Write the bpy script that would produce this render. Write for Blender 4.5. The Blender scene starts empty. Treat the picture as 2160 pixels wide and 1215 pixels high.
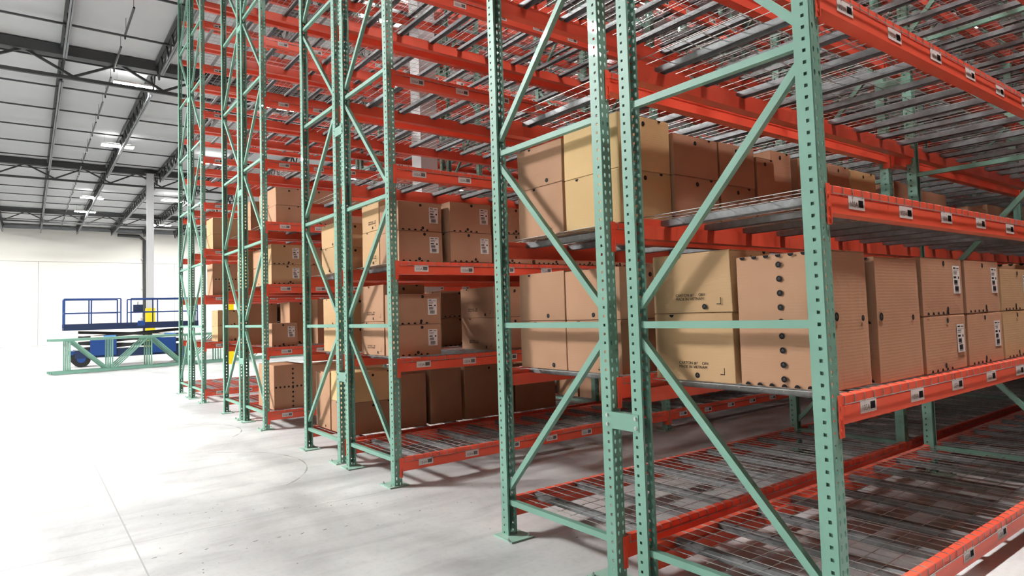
import bpy, math, random
from mathutils import Matrix, Vector

# ------------------------------------------------------------------ camera
scene = bpy.context.scene
F_PX, YAW, PITCH, ROLL = 1360.36, 0.6455, 0.0528, -0.0309
CAM = Vector((-2.6416, -1.3918, 1.5378))
fwd = Vector((math.sin(YAW)*math.cos(PITCH), math.cos(YAW)*math.cos(PITCH), math.sin(PITCH)))
rt = fwd.cross(Vector((0, 0, 1))).normalized(); up = rt.cross(fwd)
r2 = rt*math.cos(ROLL)+up*math.sin(ROLL); u2 = up*math.cos(ROLL)-rt*math.sin(ROLL)
cd = bpy.data.cameras.new('camera'); cam = bpy.data.objects.new('camera', cd)
scene.collection.objects.link(cam)
m = Matrix(((r2.x, u2.x, -fwd.x), (r2.y, u2.y, -fwd.y), (r2.z, u2.z, -fwd.z))).to_4x4()
m.translation = CAM; cam.matrix_world = m
cd.sensor_width = 36; cd.lens = 36*F_PX/2160; cd.shift_x = -1.53/2160; cd.shift_y = -20.84/2160
cd.clip_start = .05; cd.clip_end = 300
scene.camera = cam

# ------------------------------------------------------------------ world, exposure
w = bpy.data.worlds.new('world'); scene.world = w; w.use_nodes = True
w.node_tree.nodes['Background'].inputs[0].default_value = (.8, .85, .9, 1)
w.node_tree.nodes['Background'].inputs[1].default_value = .3
vs = scene.view_settings
vs.view_transform = 'Standard'; vs.look = 'None'; vs.gamma = 1; vs.use_curve_mapping = False
vs.exposure = -0.55
scene.cycles.diffuse_bounces = 2
LAMP = 210.0            # radiance of the lamp lenses over the racks
LAMP_AISLE = 1150.0      # stronger cross aisle lamps; those toward the far wall are added to whiten it

# ------------------------------------------------------------------ constants
PT = .0508
ROWPITCH, FD, FLUE = 3.9955, 1.0437, .2132      # double-rack pitch, hole-to-hole frame depth, flue
BAY = 3.7262; PW = .076
NB = 6; NL = 10
def zb(k): return .13+.895*k                      # beam underside
BH = .12
def T(k): return zb(k)+BH+.006                    # deck top
HP = PT*180
rnd = random.Random(7)

# ------------------------------------------------------------------ materials
def srgb(h):
    v = [int(h[i:i+2], 16)/255 for i in (0, 2, 4)]
    return tuple((c/12.92 if c <= .04045 else ((c+.055)/1.055)**2.4) for c in v)+(1,)
def new_mat(name, col, rough=.5, metal=0, spec=.5, coat=0):
    mt = bpy.data.materials.new(name); mt.use_nodes = True
    b = mt.node_tree.nodes['Principled BSDF']
    b.inputs['Base Color'].default_value = srgb(col) if isinstance(col, str) else col
    b.inputs['Roughness'].default_value = rough; b.inputs['Metallic'].default_value = metal
    b.inputs['Specular IOR Level'].default_value = spec; b.inputs['Coat Weight'].default_value = coat
    return mt, mt.node_tree, b
def noisy(name, c1, c2, scale, rough=.5, metal=0, detail=4, bump=0, coord='Object', stretch=(1, 1, 1), coat=0, fac=(.35, .65)):
    mt, nt, b = new_mat(name, c1, rough, metal, coat=coat)
    tc = nt.nodes.new('ShaderNodeTexCoord'); mp = nt.nodes.new('ShaderNodeMapping')
    mp.inputs['Scale'].default_value = stretch
    n = nt.nodes.new('ShaderNodeTexNoise'); n.inputs['Scale'].default_value = scale; n.inputs['Detail'].default_value = detail
    r = nt.nodes.new('ShaderNodeValToRGB'); r.color_ramp.elements[0].position = fac[0]; r.color_ramp.elements[1].position = fac[1]
    r.color_ramp.elements[0].color = srgb(c1); r.color_ramp.elements[1].color = srgb(c2)
    L = nt.links.new
    L(tc.outputs[coord], mp.inputs[0]); L(mp.outputs[0], n.inputs['Vector']); L(n.outputs['Fac'], r.inputs[0]); L(r.outputs[0], b.inputs['Base Color'])
    if bump:
        bp = nt.nodes.new('ShaderNodeBump'); bp.inputs['Strength'].default_value = bump; bp.inputs['Distance'].default_value = .01
        L(n.outputs['Fac'], bp.inputs['Height']); L(bp.outputs[0], b.inputs['Normal'])
    return mt
M = {}
M['green'] = noisy('green_paint', '709d8b', '79a694', 3, rough=.45, coat=.08)
M['plate'] = noisy('pale_green_paint', '9cc3b1', 'a8ccbb', 6, rough=.4)
M['orange'] = noisy('orange_paint', 'f85f44', 'fc6a4f', 4, rough=.36, coat=.2)
M['groove'] = new_mat('orange_groove', 'a82a18', .5)[0]
M['zinc'] = noisy('galvanised_steel', '747677', '868889', 20, rough=.45, metal=.3)
M['wire'] = noisy('galvanised_wire', 'a3a29f', 'b5b4b1', 30, rough=.4, metal=.3)
M['bolt'] = new_mat('bolt_steel', 'b9c4bd', .35, .8)[0]
M['white'] = new_mat('label_paper', 'e9e6e2', .6)[0]
M['ink'] = new_mat('black_ink', '151416', .75, spec=.2)[0]
M['greyink'] = new_mat('grey_ink', '5a5654', .75, spec=.2)[0]
M['wallw'] = new_mat('white_wall_paint', 'efece4', .7)[0]
M['conc'] = noisy('concrete_panel', '8d8b87', '9a9894', 1.0, rough=.85)
M['wallg'] = new_mat('wall_reveal', 'b5b2ab', .8)[0]
M['colm'] = new_mat('column_paint', 'cfd0d0', .6)[0]
M['black'] = new_mat('black_steel', '2a2b2c', .5)[0]
M['dark'] = new_mat('dark_joist_steel', '2b2c2d', .6)[0]
M['greyj'] = new_mat('grey_joist_steel', '6c6e71', .5, .3)[0]
M['yellow'] = new_mat('yellow_guard', 'f2d70c', .5)[0]
M['blue'] = new_mat('blue_lift_paint', '16407f', .4)[0]
M['navy'] = new_mat('navy_lift_paint', '14284a', .45)[0]
M['lblue'] = new_mat('light_blue_panel', '5a9be0', .5)[0]
M['rubber'] = new_mat('black_rubber', '1c1c1d', .8)[0]
def emis(name, col, s):
    mt = bpy.data.materials.new(name); mt.use_nodes = True; nt = mt.node_tree
    nt.nodes.clear(); e = nt.nodes.new('ShaderNodeEmission'); o = nt.nodes.new('ShaderNodeOutputMaterial')
    e.inputs[0].default_value = col; e.inputs[1].default_value = s; nt.links.new(e.outputs[0], o.inputs[0]); return mt
M['lens'] = emis('lamp_lens', (1, .99, .975, 1), LAMP)
M['lens2'] = emis('aisle_lamp_lens', (1, .99, .975, 1), LAMP_AISLE)
def cardboard(name, c1, c2):
    mt, nt, b = new_mat(name, c1, .75, spec=.25)
    tc = nt.nodes.new('ShaderNodeTexCoord'); L = nt.links.new
    n = nt.nodes.new('ShaderNodeTexNoise'); n.inputs['Scale'].default_value = 2.2; n.inputs['Detail'].default_value = 5
    wv = nt.nodes.new('ShaderNodeTexWave'); wv.bands_direction = 'Z'; wv.inputs['Scale'].default_value = 22; wv.inputs['Distortion'].default_value = 1.5
    r = nt.nodes.new('ShaderNodeValToRGB'); r.color_ramp.elements[0].position = .3; r.color_ramp.elements[1].position = .7
    r.color_ramp.elements[0].color = srgb(c1); r.color_ramp.elements[1].color = srgb(c2)
    oi = nt.nodes.new('ShaderNodeObjectInfo'); hs = nt.nodes.new('ShaderNodeHueSaturation')
    mr = nt.nodes.new('ShaderNodeMapRange'); mr.inputs[3].default_value = .93; mr.inputs[4].default_value = 1.07
    L(tc.outputs['Object'], n.inputs['Vector']); L(tc.outputs['Object'], wv.inputs['Vector']); L(n.outputs['Fac'], r.inputs[0])
    L(oi.outputs['Random'], mr.inputs[0]); L(mr.outputs[0], hs.inputs['Value']); L(r.outputs[0], hs.inputs['Color']); L(hs.outputs[0], b.inputs['Base Color'])
    bp = nt.nodes.new('ShaderNodeBump'); bp.inputs['Strength'].default_value = .05; bp.inputs['Distance'].default_value = .004
    L(wv.outputs['Fac'], bp.inputs['Height']); L(bp.outputs[0], b.inputs['Normal'])
    return mt
M['card'] = cardboard('brown_cardboard', 'ae8568', 'b88f73')
M['kraft'] = cardboard('tan_cardboard', 'bb9870', 'c4a27b')
M['tan'] = cardboard('pale_yellow_cardboard', 'cfae7c', 'dab987')
M['cardedge'] = new_mat('cardboard_edge', 'c59d7c', .8)[0]

# floor: polished concrete with blotches, saw-cut joints
def floor_mat():
    mt, nt, b = new_mat('concrete_floor', 'c9c8c4', .42, spec=.4); L = nt.links.new
    N = nt.nodes.new
    tc = N('ShaderNodeTexCoord'); sx = N('ShaderNodeSeparateXYZ'); L(tc.outputs['Object'], sx.inputs[0])
    def noise(scale, detail, st=(1, 1, 1), dist=0):
        mp = N('ShaderNodeMapping'); mp.inputs['Scale'].default_value = st; L(tc.outputs['Object'], mp.inputs[0])
        n = N('ShaderNodeTexNoise'); n.inputs['Scale'].default_value = scale; n.inputs['Detail'].default_value = detail; n.inputs['Distortion'].default_value = dist
        L(mp.outputs[0], n.inputs['Vector']); return n
    big = noise(.9, 7, (1, .55, 1), .6); med = noise(3.2, 8, (.35, 1.3, 1), .8); sm = noise(26, 5)
    r1 = N('ShaderNodeValToRGB'); L(big.outputs['Fac'], r1.inputs[0])
    r1.color_ramp.elements[0].position = .32; r1.color_ramp.elements[0].color = srgb('b4b5b5')
    r1.color_ramp.elements[1].position = .62; r1.color_ramp.elements[1].color = srgb('e0e1df')
    r2 = N('ShaderNodeValToRGB'); L(med.outputs['Fac'], r2.inputs[0])
    r2.color_ramp.elements[0].position = .3; r2.color_ramp.elements[0].color = (.74, .745, .75, 1)
    r2.color_ramp.elements[1].position = .55; r2.color_ramp.elements[1].color = (1, 1, 1, 1)
    mul = N('ShaderNodeMix'); mul.data_type = 'RGBA'; mul.blend_type = 'MULTIPLY'; mul.inputs[0].default_value = .8
    L(r1.outputs[0], mul.inputs[6]); L(r2.outputs[0], mul.inputs[7])
    r3 = N('ShaderNodeValToRGB'); L(sm.outputs['Fac'], r3.inputs[0])
    r3.color_ramp.elements[0].position = .25; r3.color_ramp.elements[0].color = (.86, .86, .85, 1)
    r3.color_ramp.elements[1].position = .5; r3.color_ramp.elements[1].color = (1, 1, 1, 1)
    mul2 = N('ShaderNodeMix'); mul2.data_type = 'RGBA'; mul2.blend_type = 'MULTIPLY'; mul2.inputs[0].default_value = .7
    L(mul.outputs[2], mul2.inputs[6]); L(r3.outputs[0], mul2.inputs[7])
    # joints
    def joint(out, off, period, width):
        a = N('ShaderNodeMath'); a.operation = 'ADD'; a.inputs[1].default_value = -off+period*100+period/2; L(out, a.inputs[0])
        mo = N('ShaderNodeMath'); mo.operation = 'MODULO'; mo.inputs[1].default_value = period; L(a.outputs[0], mo.inputs[0])
        s = N('ShaderNodeMath'); s.operation = 'SUBTRACT'; s.inputs[1].default_value = period/2; L(mo.outputs[0], s.inputs[0])
        ab = N('ShaderNodeMath'); ab.operation = 'ABSOLUTE'; L(s.outputs[0], ab.inputs[0])
        lt = N('ShaderNodeMath'); lt.operation = 'LESS_THAN'; lt.inputs[1].default_value = width; L(ab.outputs[0], lt.inputs[0]); return lt
    j1 = joint(sx.outputs['Y'], 3.93, 4.6, .004); j2 = joint(sx.outputs['X'], -2.04, 4.6, .005)
    mx = N('ShaderNodeMath'); mx.operation = 'MAXIMUM'; L(j1.outputs[0], mx.inputs[0]); L(j2.outputs[0], mx.inputs[1])
    mj = N('ShaderNodeMix'); mj.data_type = 'RGBA'; L(mx.outputs[0], mj.inputs[0]); L(mul2.outputs[2], mj.inputs[6]); mj.inputs[7].default_value = srgb('a5a4a1')
    L(mj.outputs[2], b.inputs['Base Color'])
    rr = N('ShaderNodeMapRange'); rr.inputs[3].default_value = .34; rr.inputs[4].default_value = .6; L(med.outputs['Fac'], rr.inputs[0]); L(rr.outputs[0], b.inputs['Roughness'])
    return mt
M['floor'] = floor_mat()
M['scuff'] = new_mat('tyre_scuff', '9b9a97', .6)[0]
M['chip'] = new_mat('floor_chip', '77736d', .8)[0]
M['ceil'] = noisy('white_roof_deck', 'd6d7d8', 'dedfdf', .4, rough=.8)
for k in M: M[k].name = M[k].name

# ------------------------------------------------------------------ mesh builder
class MB:
    def __init__(s): s.v = []; s.f = []; s.m = []; s.mats = []
    def mi(s, mat):
        if mat not in s.mats: s.mats.append(mat)
        return s.mats.index(mat)
    def face(s, pts, mat):
        i = len(s.v); s.v += [tuple(p) for p in pts]; s.f.append(tuple(range(i, i+len(pts)))); s.m.append(s.mi(mat))
    def box(s, a, b, mat):
        x0, y0, z0 = a; x1, y1, z1 = b; i = len(s.v)
        s.v += [(x0, y0, z0), (x1, y0, z0), (x1, y1, z0), (x0, y1, z0), (x0, y0, z1), (x1, y0, z1), (x1, y1, z1), (x0, y1, z1)]
        k = s.mi(mat)
        for q in ((0, 3, 2, 1), (4, 5, 6, 7), (0, 1, 5, 4), (1, 2, 6, 5), (2, 3, 7, 6), (3, 0, 4, 7)):
            s.f.append(tuple(i+j for j in q)); s.m.append(k)
    def bar(s, p, q, wd, h, mat, side=(1, 0, 0)):
        p = Vector(p); q = Vector(q); d = (q-p).normalized(); a = Vector(side); a = (a-d*a.dot(d)).normalized(); c = d.cross(a)
        i = len(s.v)
        for e in (p, q):
            for sa, sc in ((-1, -1), (1, -1), (1, 1), (-1, 1)): s.v.append(tuple(e+a*sa*wd/2+c*sc*h/2))
        k = s.mi(mat)
        for f in ((0, 1, 2, 3), (7, 6, 5, 4), (0, 4, 5, 1), (1, 5, 6, 2), (2, 6, 7, 3), (3, 7, 4, 0)):
            s.f.append(tuple(i+j for j in f)); s.m.append(k)
    def path(s, pts, r, mat, up=(1, 0, 0), n=4):
        """a thin wire along points (square section), capped"""
        P = [Vector(p) for p in pts]; k = s.mi(mat); rings = []
        for j, p in enumerate(P):
            d = ((P[min(j+1, len(P)-1)]-P[max(j-1, 0)])).normalized(); a = Vector(up); a = (a-d*a.dot(d)).normalized(); c = d.cross(a)
            ring = []
            for t in range(n):
                an = 2*math.pi*(t+.5)/n; ring.append(len(s.v)); s.v.append(tuple(p+a*math.cos(an)*r+c*math.sin(an)*r))
            rings.append(ring)
        for j in range(len(rings)-1):
            for t in range(n):
                s.f.append((rings[j][t], rings[j][(t+1) % n], rings[j+1][(t+1) % n], rings[j+1][t])); s.m.append(k)
        s.f.append(tuple(rings[0][::-1])); s.m.append(k); s.f.append(tuple(rings[-1])); s.m.append(k)
    def cyl(s, c, r, h, mat, axis=2, n=12, r2=None):
        k = s.mi(mat); i = len(s.v); r2 = r if r2 is None else r2
        for z, rr in ((0, r), (h, r2)):
            for t in range(n):
                a = 2*math.pi*t/n; p = [0, 0, 0]; p[axis] = z; p[(axis+1) % 3] = rr*math.cos(a); p[(axis+2) % 3] = rr*math.sin(a)
                s.v.append((c[0]+p[0], c[1]+p[1], c[2]+p[2]))
        for t in range(n):
            s.f.append((i+t, i+(t+1) % n, i+n+(t+1) % n, i+n+t)); s.m.append(k)
        s.f.append(tuple(range(i+n-1, i-1, -1))); s.m.append(k); s.f.append(tuple(range(i+n, i+2*n))); s.m.append(k)
    def prism(s, prof, x0, x1, mat):
        """profile of (y, z) run along X, counter-clockwise seen from +X"""
        k = s.mi(mat); i = len(s.v); n = len(prof)
        for x in (x0, x1): s.v += [(x, y, z) for y, z in prof]
        for t in range(n):
            s.f.append((i+t, i+(t+1) % n, i+n+(t+1) % n, i+n+t)); s.m.append(k)
        s.f.append(tuple(range(i+n-1, i-1, -1))); s.m.append(k); s.f.append(tuple(range(i+n, i+2*n))); s.m.append(k)
    def add(s, o, mat4=None, tr=None):
        i = len(s.v)
        if mat4 is not None: s.v += [tuple(mat4 @ Vector(p)) for p in o.v]
        elif tr is not None: s.v += [(p[0]+tr[0], p[1]+tr[1], p[2]+tr[2]) for p in o.v]
        else: s.v += o.v
        mm = [s.mi(x) for x in o.mats]
        s.f += [tuple(i+j for j in f) for f in o.f]; s.m += [mm[x] for x in o.m]
        return s
    def mesh(s, name):
        me = bpy.data.meshes.new(name); me.from_pydata(s.v, [], s.f)
        for x in s.mats: me.materials.append(M[x])
        me.polygons.foreach_set('material_index', s.m); me.update(); return me
ROT = Matrix.Translation((PW, 0, 0)) @ Matrix.Rotation(math.pi, 4, 'Z')    # near-type piece to far-type piece

COL = scene.collection
def link(name, data, parent=None, loc=(0, 0, 0), rz=0, scale=None):
    o = bpy.data.objects.new(name, data); COL.objects.link(o); o.location = loc
    if rz: o.rotation_euler = (0, 0, rz)
    if scale: o.scale = scale
    if parent: o.parent = parent
    return o
def tag(o, label=None, cat=None, group=None, kind=None):
    if label: o['label'] = label
    if cat: o['category'] = cat
    if group: o['group'] = group
    if kind: o['kind'] = kind
    return o
def copy_tree(src, parent=None):
    c = src.copy(); COL.objects.link(c)
    if parent: c.parent = parent
    for ch in src.children:
        if ch.name in bpy.data.objects: copy_tree(ch, c)
    return c

# ------------------------------------------------------------------ building shell
XW0, XW1, YW0, YW1, ZC = -22.0, 30.0, -16.0, 64.0, 9.9
def struct(name, mb, label=None):
    o = link(name, mb.mesh(name)); o['kind'] = 'structure'
    if label: o['label'] = label
    return o
b = MB(); b.box((XW0-.2, YW0-.2, -.2), (XW1+.2, YW1+.2, 0), 'floor'); struct('floor', b, 'pale blotchy concrete floor with saw-cut joints')
b = MB(); b.box((XW0-.2, YW0-.2, ZC), (XW1+.2, YW1+.2, ZC+.2), 'ceil'); struct('ceiling', b, 'white roof deck above dark joists')
b = MB(); b.box((XW0-.2, YW1, 0), (XW1+.2, YW1+.2, ZC), 'wallw')
b.box((XW0, YW1-.012, 6.86), (XW1, YW1, 6.90), 'wallg')
for x in (-2, 8.0, 18): b.box((x, YW1-.012, 0), (x+.05, YW1, 6.86), 'wallg')
b.box((XW0, YW1-.25, 9.55), (XW1, YW1, 9.8), 'greyj')
struct('wall_far', b, 'white panel wall beyond the blue lift')
b = MB(); b.box((XW0-.2, YW0-.2, 0), (XW0, YW1, ZC), 'wallw'); struct('wall_left', b)
b = MB(); b.box((XW1, YW0-.2, 0), (XW1+.2, YW1, ZC), 'conc'); struct('wall_right', b)
b = MB(); b.box((XW0, YW0-.2, 0), (XW1, YW0, ZC), 'conc'); struct('wall_near', b)

# steel overhead: main joist girders along X at Y 21.6 and 38, bar joists along Y
def girder(y):
    b = MB(); b.box((XW0, y-.17, 9.56), (XW1, y+.17, 9.86), 'dark'); b.box((XW0, y-.05, 8.9), (XW1, y+.05, 9.0), 'dark')
    x = XW0
    while x < XW1-2:
        b.bar((x, y, 9.62), (x+1.2, y, 9.0), .07, .07, 'dark', (0, 1, 0)); b.bar((x+1.2, y, 9.0), (x+2.4, y, 9.62), .07, .07, 'dark', (0, 1, 0)); x += 2.4
    o = struct('ceiling_girder', b, 'dark open-web roof girder'); return o
for y in (4.8, 21.6, 38.2, 54.8): girder(y)
def joist(x, y0, y1):
    b = MB()
    b.box((x-.08, y0, 9.72), (x-.01, y1, 9.83), 'dark'); b.box((x+.01, y0, 9.72), (x+.08, y1, 9.83), 'dark')
    b.box((x-.05, y0+1.0, 9.13), (x-.008, y1-1.0, 9.18), 'greyj'); b.box((x+.008, y0+1.0, 9.13), (x+.05, y1-1.0, 9.18), 'greyj')
    n = int(round((y1-y0)/.9)); s = (y1-y0)/n
    for i in range(n):
        ya, ym, yb = y0+i*s, y0+(i+.5)*s, y0+(i+1)*s
        if i == 0: ya = y0
        b.bar((x, ya, 9.74), (x, ym, 9.16), .05, .05, 'dark'); b.bar((x, ym, 9.16), (x, yb, 9.74), .05, .05, 'dark')
    struct('ceiling_joist', b, 'dark open-web bar joist under the roof deck')
xj = -21.45
while xj < XW1:
    for y0, y1 in ((4.8, 21.6), (21.6, 38.2), (38.2, 54.8), (54.8, 63.8), (-13.8, 4.8)): joist(xj, y0+.12, y1-.12)
    xj += 2.45
yy = -12.0
while yy < 63:
    b = MB(); b.box((XW0, yy-.025, 9.66), (XW1, yy+.025, 9.71), 'black'); struct('ceiling_bridging', b, 'thin dark bridging angle across the joists'); yy += 2.85
for xp in (-6.8, -.55, 5.7, 11.9, 18.1):
    yy = 5.5
    while yy < 60:
        b = MB(); b.path([(xp-.0, yy, 9.5), (xp, yy+1.9, 9.5)], .03, 'black', n=6); b.path([(xp, yy+1.9, 9.5), (xp, yy+1.9, 9.38)], .025, 'black', n=6)
        b.path([(xp, yy+.1, 9.5), (xp, yy+.1, 9.9)], .008, 'black'); b.path([(xp, yy+1.7, 9.5), (xp, yy+1.7, 9.9)], .008, 'black')
        tag(link('sprinkler_pipe', b.mesh('sprinkler_pipe')), 'short black sprinkler branch pipe hanging under the roof deck', 'pipe', 'sprinkler branch pipes'); yy += 2.85

# building columns (30 cm square tube, base plate, yellow guard)
def column(x, y, s, name, label, guard):
    b = MB(); b.box((x-s/2, y-s/2, .02), (x+s/2, y+s/2, 9.62), 'colm'); b.box((x-s/2-.12, y-s/2-.12, 0), (x+s/2+.12, y+s/2+.12, .025), 'colm')
    b.box((x-s/2-.1, y-s/2-.1, 9.6), (x+s/2+.1, y+s/2+.1, 9.62), 'dark')
    o = link(name, b.mesh(name)); tag(o, label, 'column', None, 'structure')
    if guard:
        b = MB(); t = .05; b.box((x-s/2-t, y-s/2-t, .03), (x+s/2+t, y-s/2, guard), 'yellow'); b.box((x-s/2-t, y+s/2, .03), (x+s/2+t, y+s/2+t, guard), 'yellow')
        b.box((x-s/2-t, y-s/2, .03), (x-s/2, y+s/2, guard), 'yellow'); b.box((x+s/2, y-s/2, .03), (x+s/2+t, y+s/2, guard), 'yellow')
        link('column_guard', b.mesh('column_guard'), o)['label'] = 'yellow guard'
column(2.6, 37.9, .32, 'building_column', 'pale square column with yellow guard behind the blue lift', 2.35)
column(2.47, 7.66, .30, 'building_column', 'pale grey square column in the aisle behind the second rack', None)
column(15.0, 37.9, .32, 'building_column', 'pale square column far along the girder behind the racks', 2.35)
column(16.5, 7.66, .30, 'building_column', 'pale grey square column deep between the racks', None)
b = MB(); b.path([(3.55, 63.75, 9.3), (5.2, 63.75, 9.25), (5.6, 63.75, 8.9), (5.6, 63.75, .05)], .13, 'black', n=10)
for z in (2, 4.6, 7.2): b.box((5.35, 63.7, z), (5.85, 63.98, z+.08), 'colm')
tag(link('drain_pipe', b.mesh('drain_pipe')), 'black roof drain pipe running down the white far wall', 'pipe')

# lamps: linear LED high bays
hb = MB(); hb.box((-.62, -.24, .012), (.62, .24, .07), 'white'); hb.box((-.5, -.06, .07), (.5, .06, .13), 'white')
for sx in (-.5, .5): hb.path([(sx, 0, .13), (sx, 0, .5)], .004, 'black')
M['added_uplens'] = emis('added_uplight', (1, .99, .975, 1), 14)  # upward glow added on the lamps to brighten the roof deck
lb = MB(); lb.box((-.6, -.22, 0), (.6, .22, .01), 'lens'); lb.box((-.58, -.2, .0701), (-.52, .2, .075), 'added_uplens'); lb.box((.52, -.2, .0701), (.58, .2, .075), 'added_uplens'); lb.box((-.5, -.2, .0701), (.5, -.08, .075), 'added_uplens'); lb.box((-.5, .08, .0701), (.5, .2, .075), 'added_uplens')
lb2 = MB(); lb2.box((-.6, -.22, 0), (.6, .22, .01), 'lens2')
LAMPS = [(x, y, 'cross aisle') for x, y in ((-10.8, 12.4), (-9.2, 12.4), (-10.8, 13.9), (-9.2, 13.9), (-10.0, 11.2), (-8.0, 30.0), (-6.5, 46.0), (-6.5, 57.0), (.5, 52.0), (6.0, 57.0), (13.0, 57.0))] + [(x, y, 'near aisle') for x, y in ((1.6, -1.35),)] + \
        [(x, y, 'racks') for y in (5.1, 14.0, 22.9, 33.0, 45.0) for x in (4.8, 12.2, 19.6)] + [(10.1, 9.7, 'racks')] + [(.15, 22.9, 'stack'), (.5, 31.6, 'stack'), (.5, 46.0, 'stack')]  # cross aisle lamps past the racks added to brighten far wall and spare frames
M['added_lens'] = emis('added_near_lens', (1, .99, .975, 1), 900)  # unseen lamp added to brighten the beams facing the near aisle
lb3 = MB(); lb3.box((-.6, -.22, 0), (.6, .22, .01), 'added_lens')
hm, lm, lm2, lm3 = hb.mesh('housing'), lb.mesh('lens'), lb2.mesh('lens'), lb3.mesh('lens')
for x, y, wh in LAMPS:
    r = link('high_bay_lamp', None, loc=(x, y, 9.42))
    link('housing', hm, r); link('lens', lm2 if wh == 'cross aisle' else (lm3 if wh == 'near aisle' else lm), r)
    tag(r, {'cross aisle': 'linear high bay lamp, cross aisle set with far ones added for light', 'racks': 'linear high bay lamp glaring above the racks', 'near aisle': 'unseen linear high bay lamp added over the near aisle end', 'stack': 'linear high bay lamp %s the spare frames and lift' % ('just before' if y < 25 else 'above and behind' if y < 40 else 'added far beyond')}[wh], 'lamp', 'high bay lamps over the '+wh)

# ------------------------------------------------------------------ upright post
def ring(b, O, H, mat, flip):
    n = len(O)
    for i in range(n):
        q = [O[i], O[(i+1) % n], H[(i+1) % n], H[i]]; b.face(q[::-1] if flip else q, mat)
def post_mb():
    b = MB(); t = .0025; ys, ye, xs, xe = -.0315, .0465, 0, PW; c = .004
    k = b.mi('green')
    def sheet(maphole, outer, hole, n):
        # outer and hole are (u,v) lists; maps place them on outer and inner skin
        fo, fi = maphole
        O = [fo(*p) for p in outer]; H = [fo(*p) for p in hole]; Oi = [fi(*p) for p in outer]; Hi = [fi(*p) for p in hole]
        i = len(b.v); b.v += O+H+Oi+Hi
        for j in range(n):
            j2 = (j+1) % n
            b.f.append((i+j, i+j2, i+n+j2, i+n+j)); b.m.append(k)
            b.f.append((i+2*n+j, i+3*n+j, i+3*n+j2, i+2*n+j2)); b.m.append(k)
            b.f.append((i+n+j, i+n+j2, i+3*n+j2, i+3*n+j)); b.m.append(k)
    h = .0075
    for i in range(180):
        z0 = i*PT; z1 = z0+PT; zm = z0+PT/2
        # flanges at x=0 and x=PW, square hole at y=0
        outer = [(ys+c, z0), (ye, z0), (ye, z1), (ys+c, z1)]; hole = [(-h, zm-h), (h, zm-h), (h, zm+h), (-h, zm+h)]
        sheet((lambda u, v: (xs, u, v), lambda u, v: (xs+t, u, v)), outer, hole, 4)
        sheet((lambda u, v: (xe, u, v), lambda u, v: (xe-t, u, v)), outer, hole, 4)
        # web, teardrops
        for xc, xa, xb in ((.019, c, PW/2), (.057, PW/2, PW-c)):
            xm = (xa+xb)/2
            outer = [(xa, z0), (xm, z0), (xb, z0), (xb, zm), (xb, z1), (xm, z1), (xa, z1), (xa, zm)]
            hole = [(xc-.003, zm-.012), (xc, zm-.0135), (xc+.003, zm-.012), (xc+.0085, zm+.005), (xc+.0055, zm+.0115), (xc, zm+.0145), (xc-.0055, zm+.0115), (xc-.0085, zm+.005)]
            sheet((lambda u, v: (u, ys, v), lambda u, v: (u, ys+t, v)), outer, hole, 8)
    for (xa, ya, xb, yb) in ((xs, ys+c, xs+c, ys), (xe-c, ys, xe, ys+c)): b.face([(xa, ya, 0), (xb, yb, 0), (xb, yb, HP), (xa, ya, HP)], 'green')
    for x in (xs, xe-t): b.box((x, ye-.0003, 0), (x+t, ye, HP), 'green')
    b.box((xs+t, ye-.0025, 0), (xs+.014, ye, HP), 'green'); b.box((xe-.014, ye-.0025, 0), (xe-t, ye, HP), 'green')
    b.box((xs, ys, HP), (xe, ye, HP+.002), 'green')
    return b
def plate_mb():
    b = MB(); b.box((-.055, -.05, 0), (.135, .165, .011), 'plate')
    for x, y in ((-.03, .135), (-.03, -.02), (.14, .14)):
        b.cyl((x, y, .011), .011, .009, 'bolt', n=6); b.cyl((x, y, .02), .005, .012, 'bolt', n=6)
    return b
POST, PLATE = post_mb(), plate_mb()
HZ = [.232, 1.448, 2.66, 3.855, 5.06, 6.27, 7.48, 8.69]
def brace_h(z):
    b = MB(); b.box((.018, .04, z-.018), (.056, FD-.04, z+.018), 'green'); return b
def brace_d(ya, za, yb_, zb_):
    b = MB(); b.bar((.037, ya, za), (.037, yb_, zb_), .034, .038, 'green'); return b
def frame_parts(kind):
    """kind 'near': web of the first post faces -Y (front half); panel 1 rises away from the camera. local y=0 is near hole line, y=FD far"""
    P = [('post', POST, None), ('post', POST, Matrix.Translation((0, FD, 0)) @ ROT), ('base_plate', PLATE, None), ('base_plate', PLATE, Matrix.Translation((0, FD, 0)) @ ROT)]
    for z in HZ: P.append(('horizontal_brace', brace_h(z), None))
    for i in range(len(HZ)-1):
        za, zc = HZ[i]+.10, HZ[i+1]-.085
        up_away = (i % 2 == 0) if kind == 'front' else (i % 2 == 1)
        ya, yc = (.04, FD-.04) if up_away else (FD-.04, .04)
        P.append(('diagonal_brace', brace_d(ya, za, yc, zc), None))
    return P
me_cache = {}
def mesh_of(key, mb, mt=None):
    if key not in me_cache:
        x = MB(); x.add(mb, mat4=mt); me_cache[key] = x.mesh(key.split('#')[0])
    return me_cache[key]
NTH = ['nearest', 'second', 'third', 'farthest']
ORD = ['first', 'second', 'third', 'fourth', 'fifth', 'sixth', 'seventh']
LVL = ['lowest', 'second', 'third', 'fourth', 'fifth', 'sixth', 'seventh', 'eighth', 'ninth', 'top']
def rowname(r): return ('far' if r == -2 else 'near')+' half, unseen rack across near aisle' if r < 0 else ('front' if r % 2 == 0 else 'rear')+' half of '+NTH[r//2]+' double rack'
def row_y(r): return (r//2)*ROWPITCH+(0 if r % 2 == 0 else FD+FLUE)   # near hole line
FRONT = {}
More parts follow.
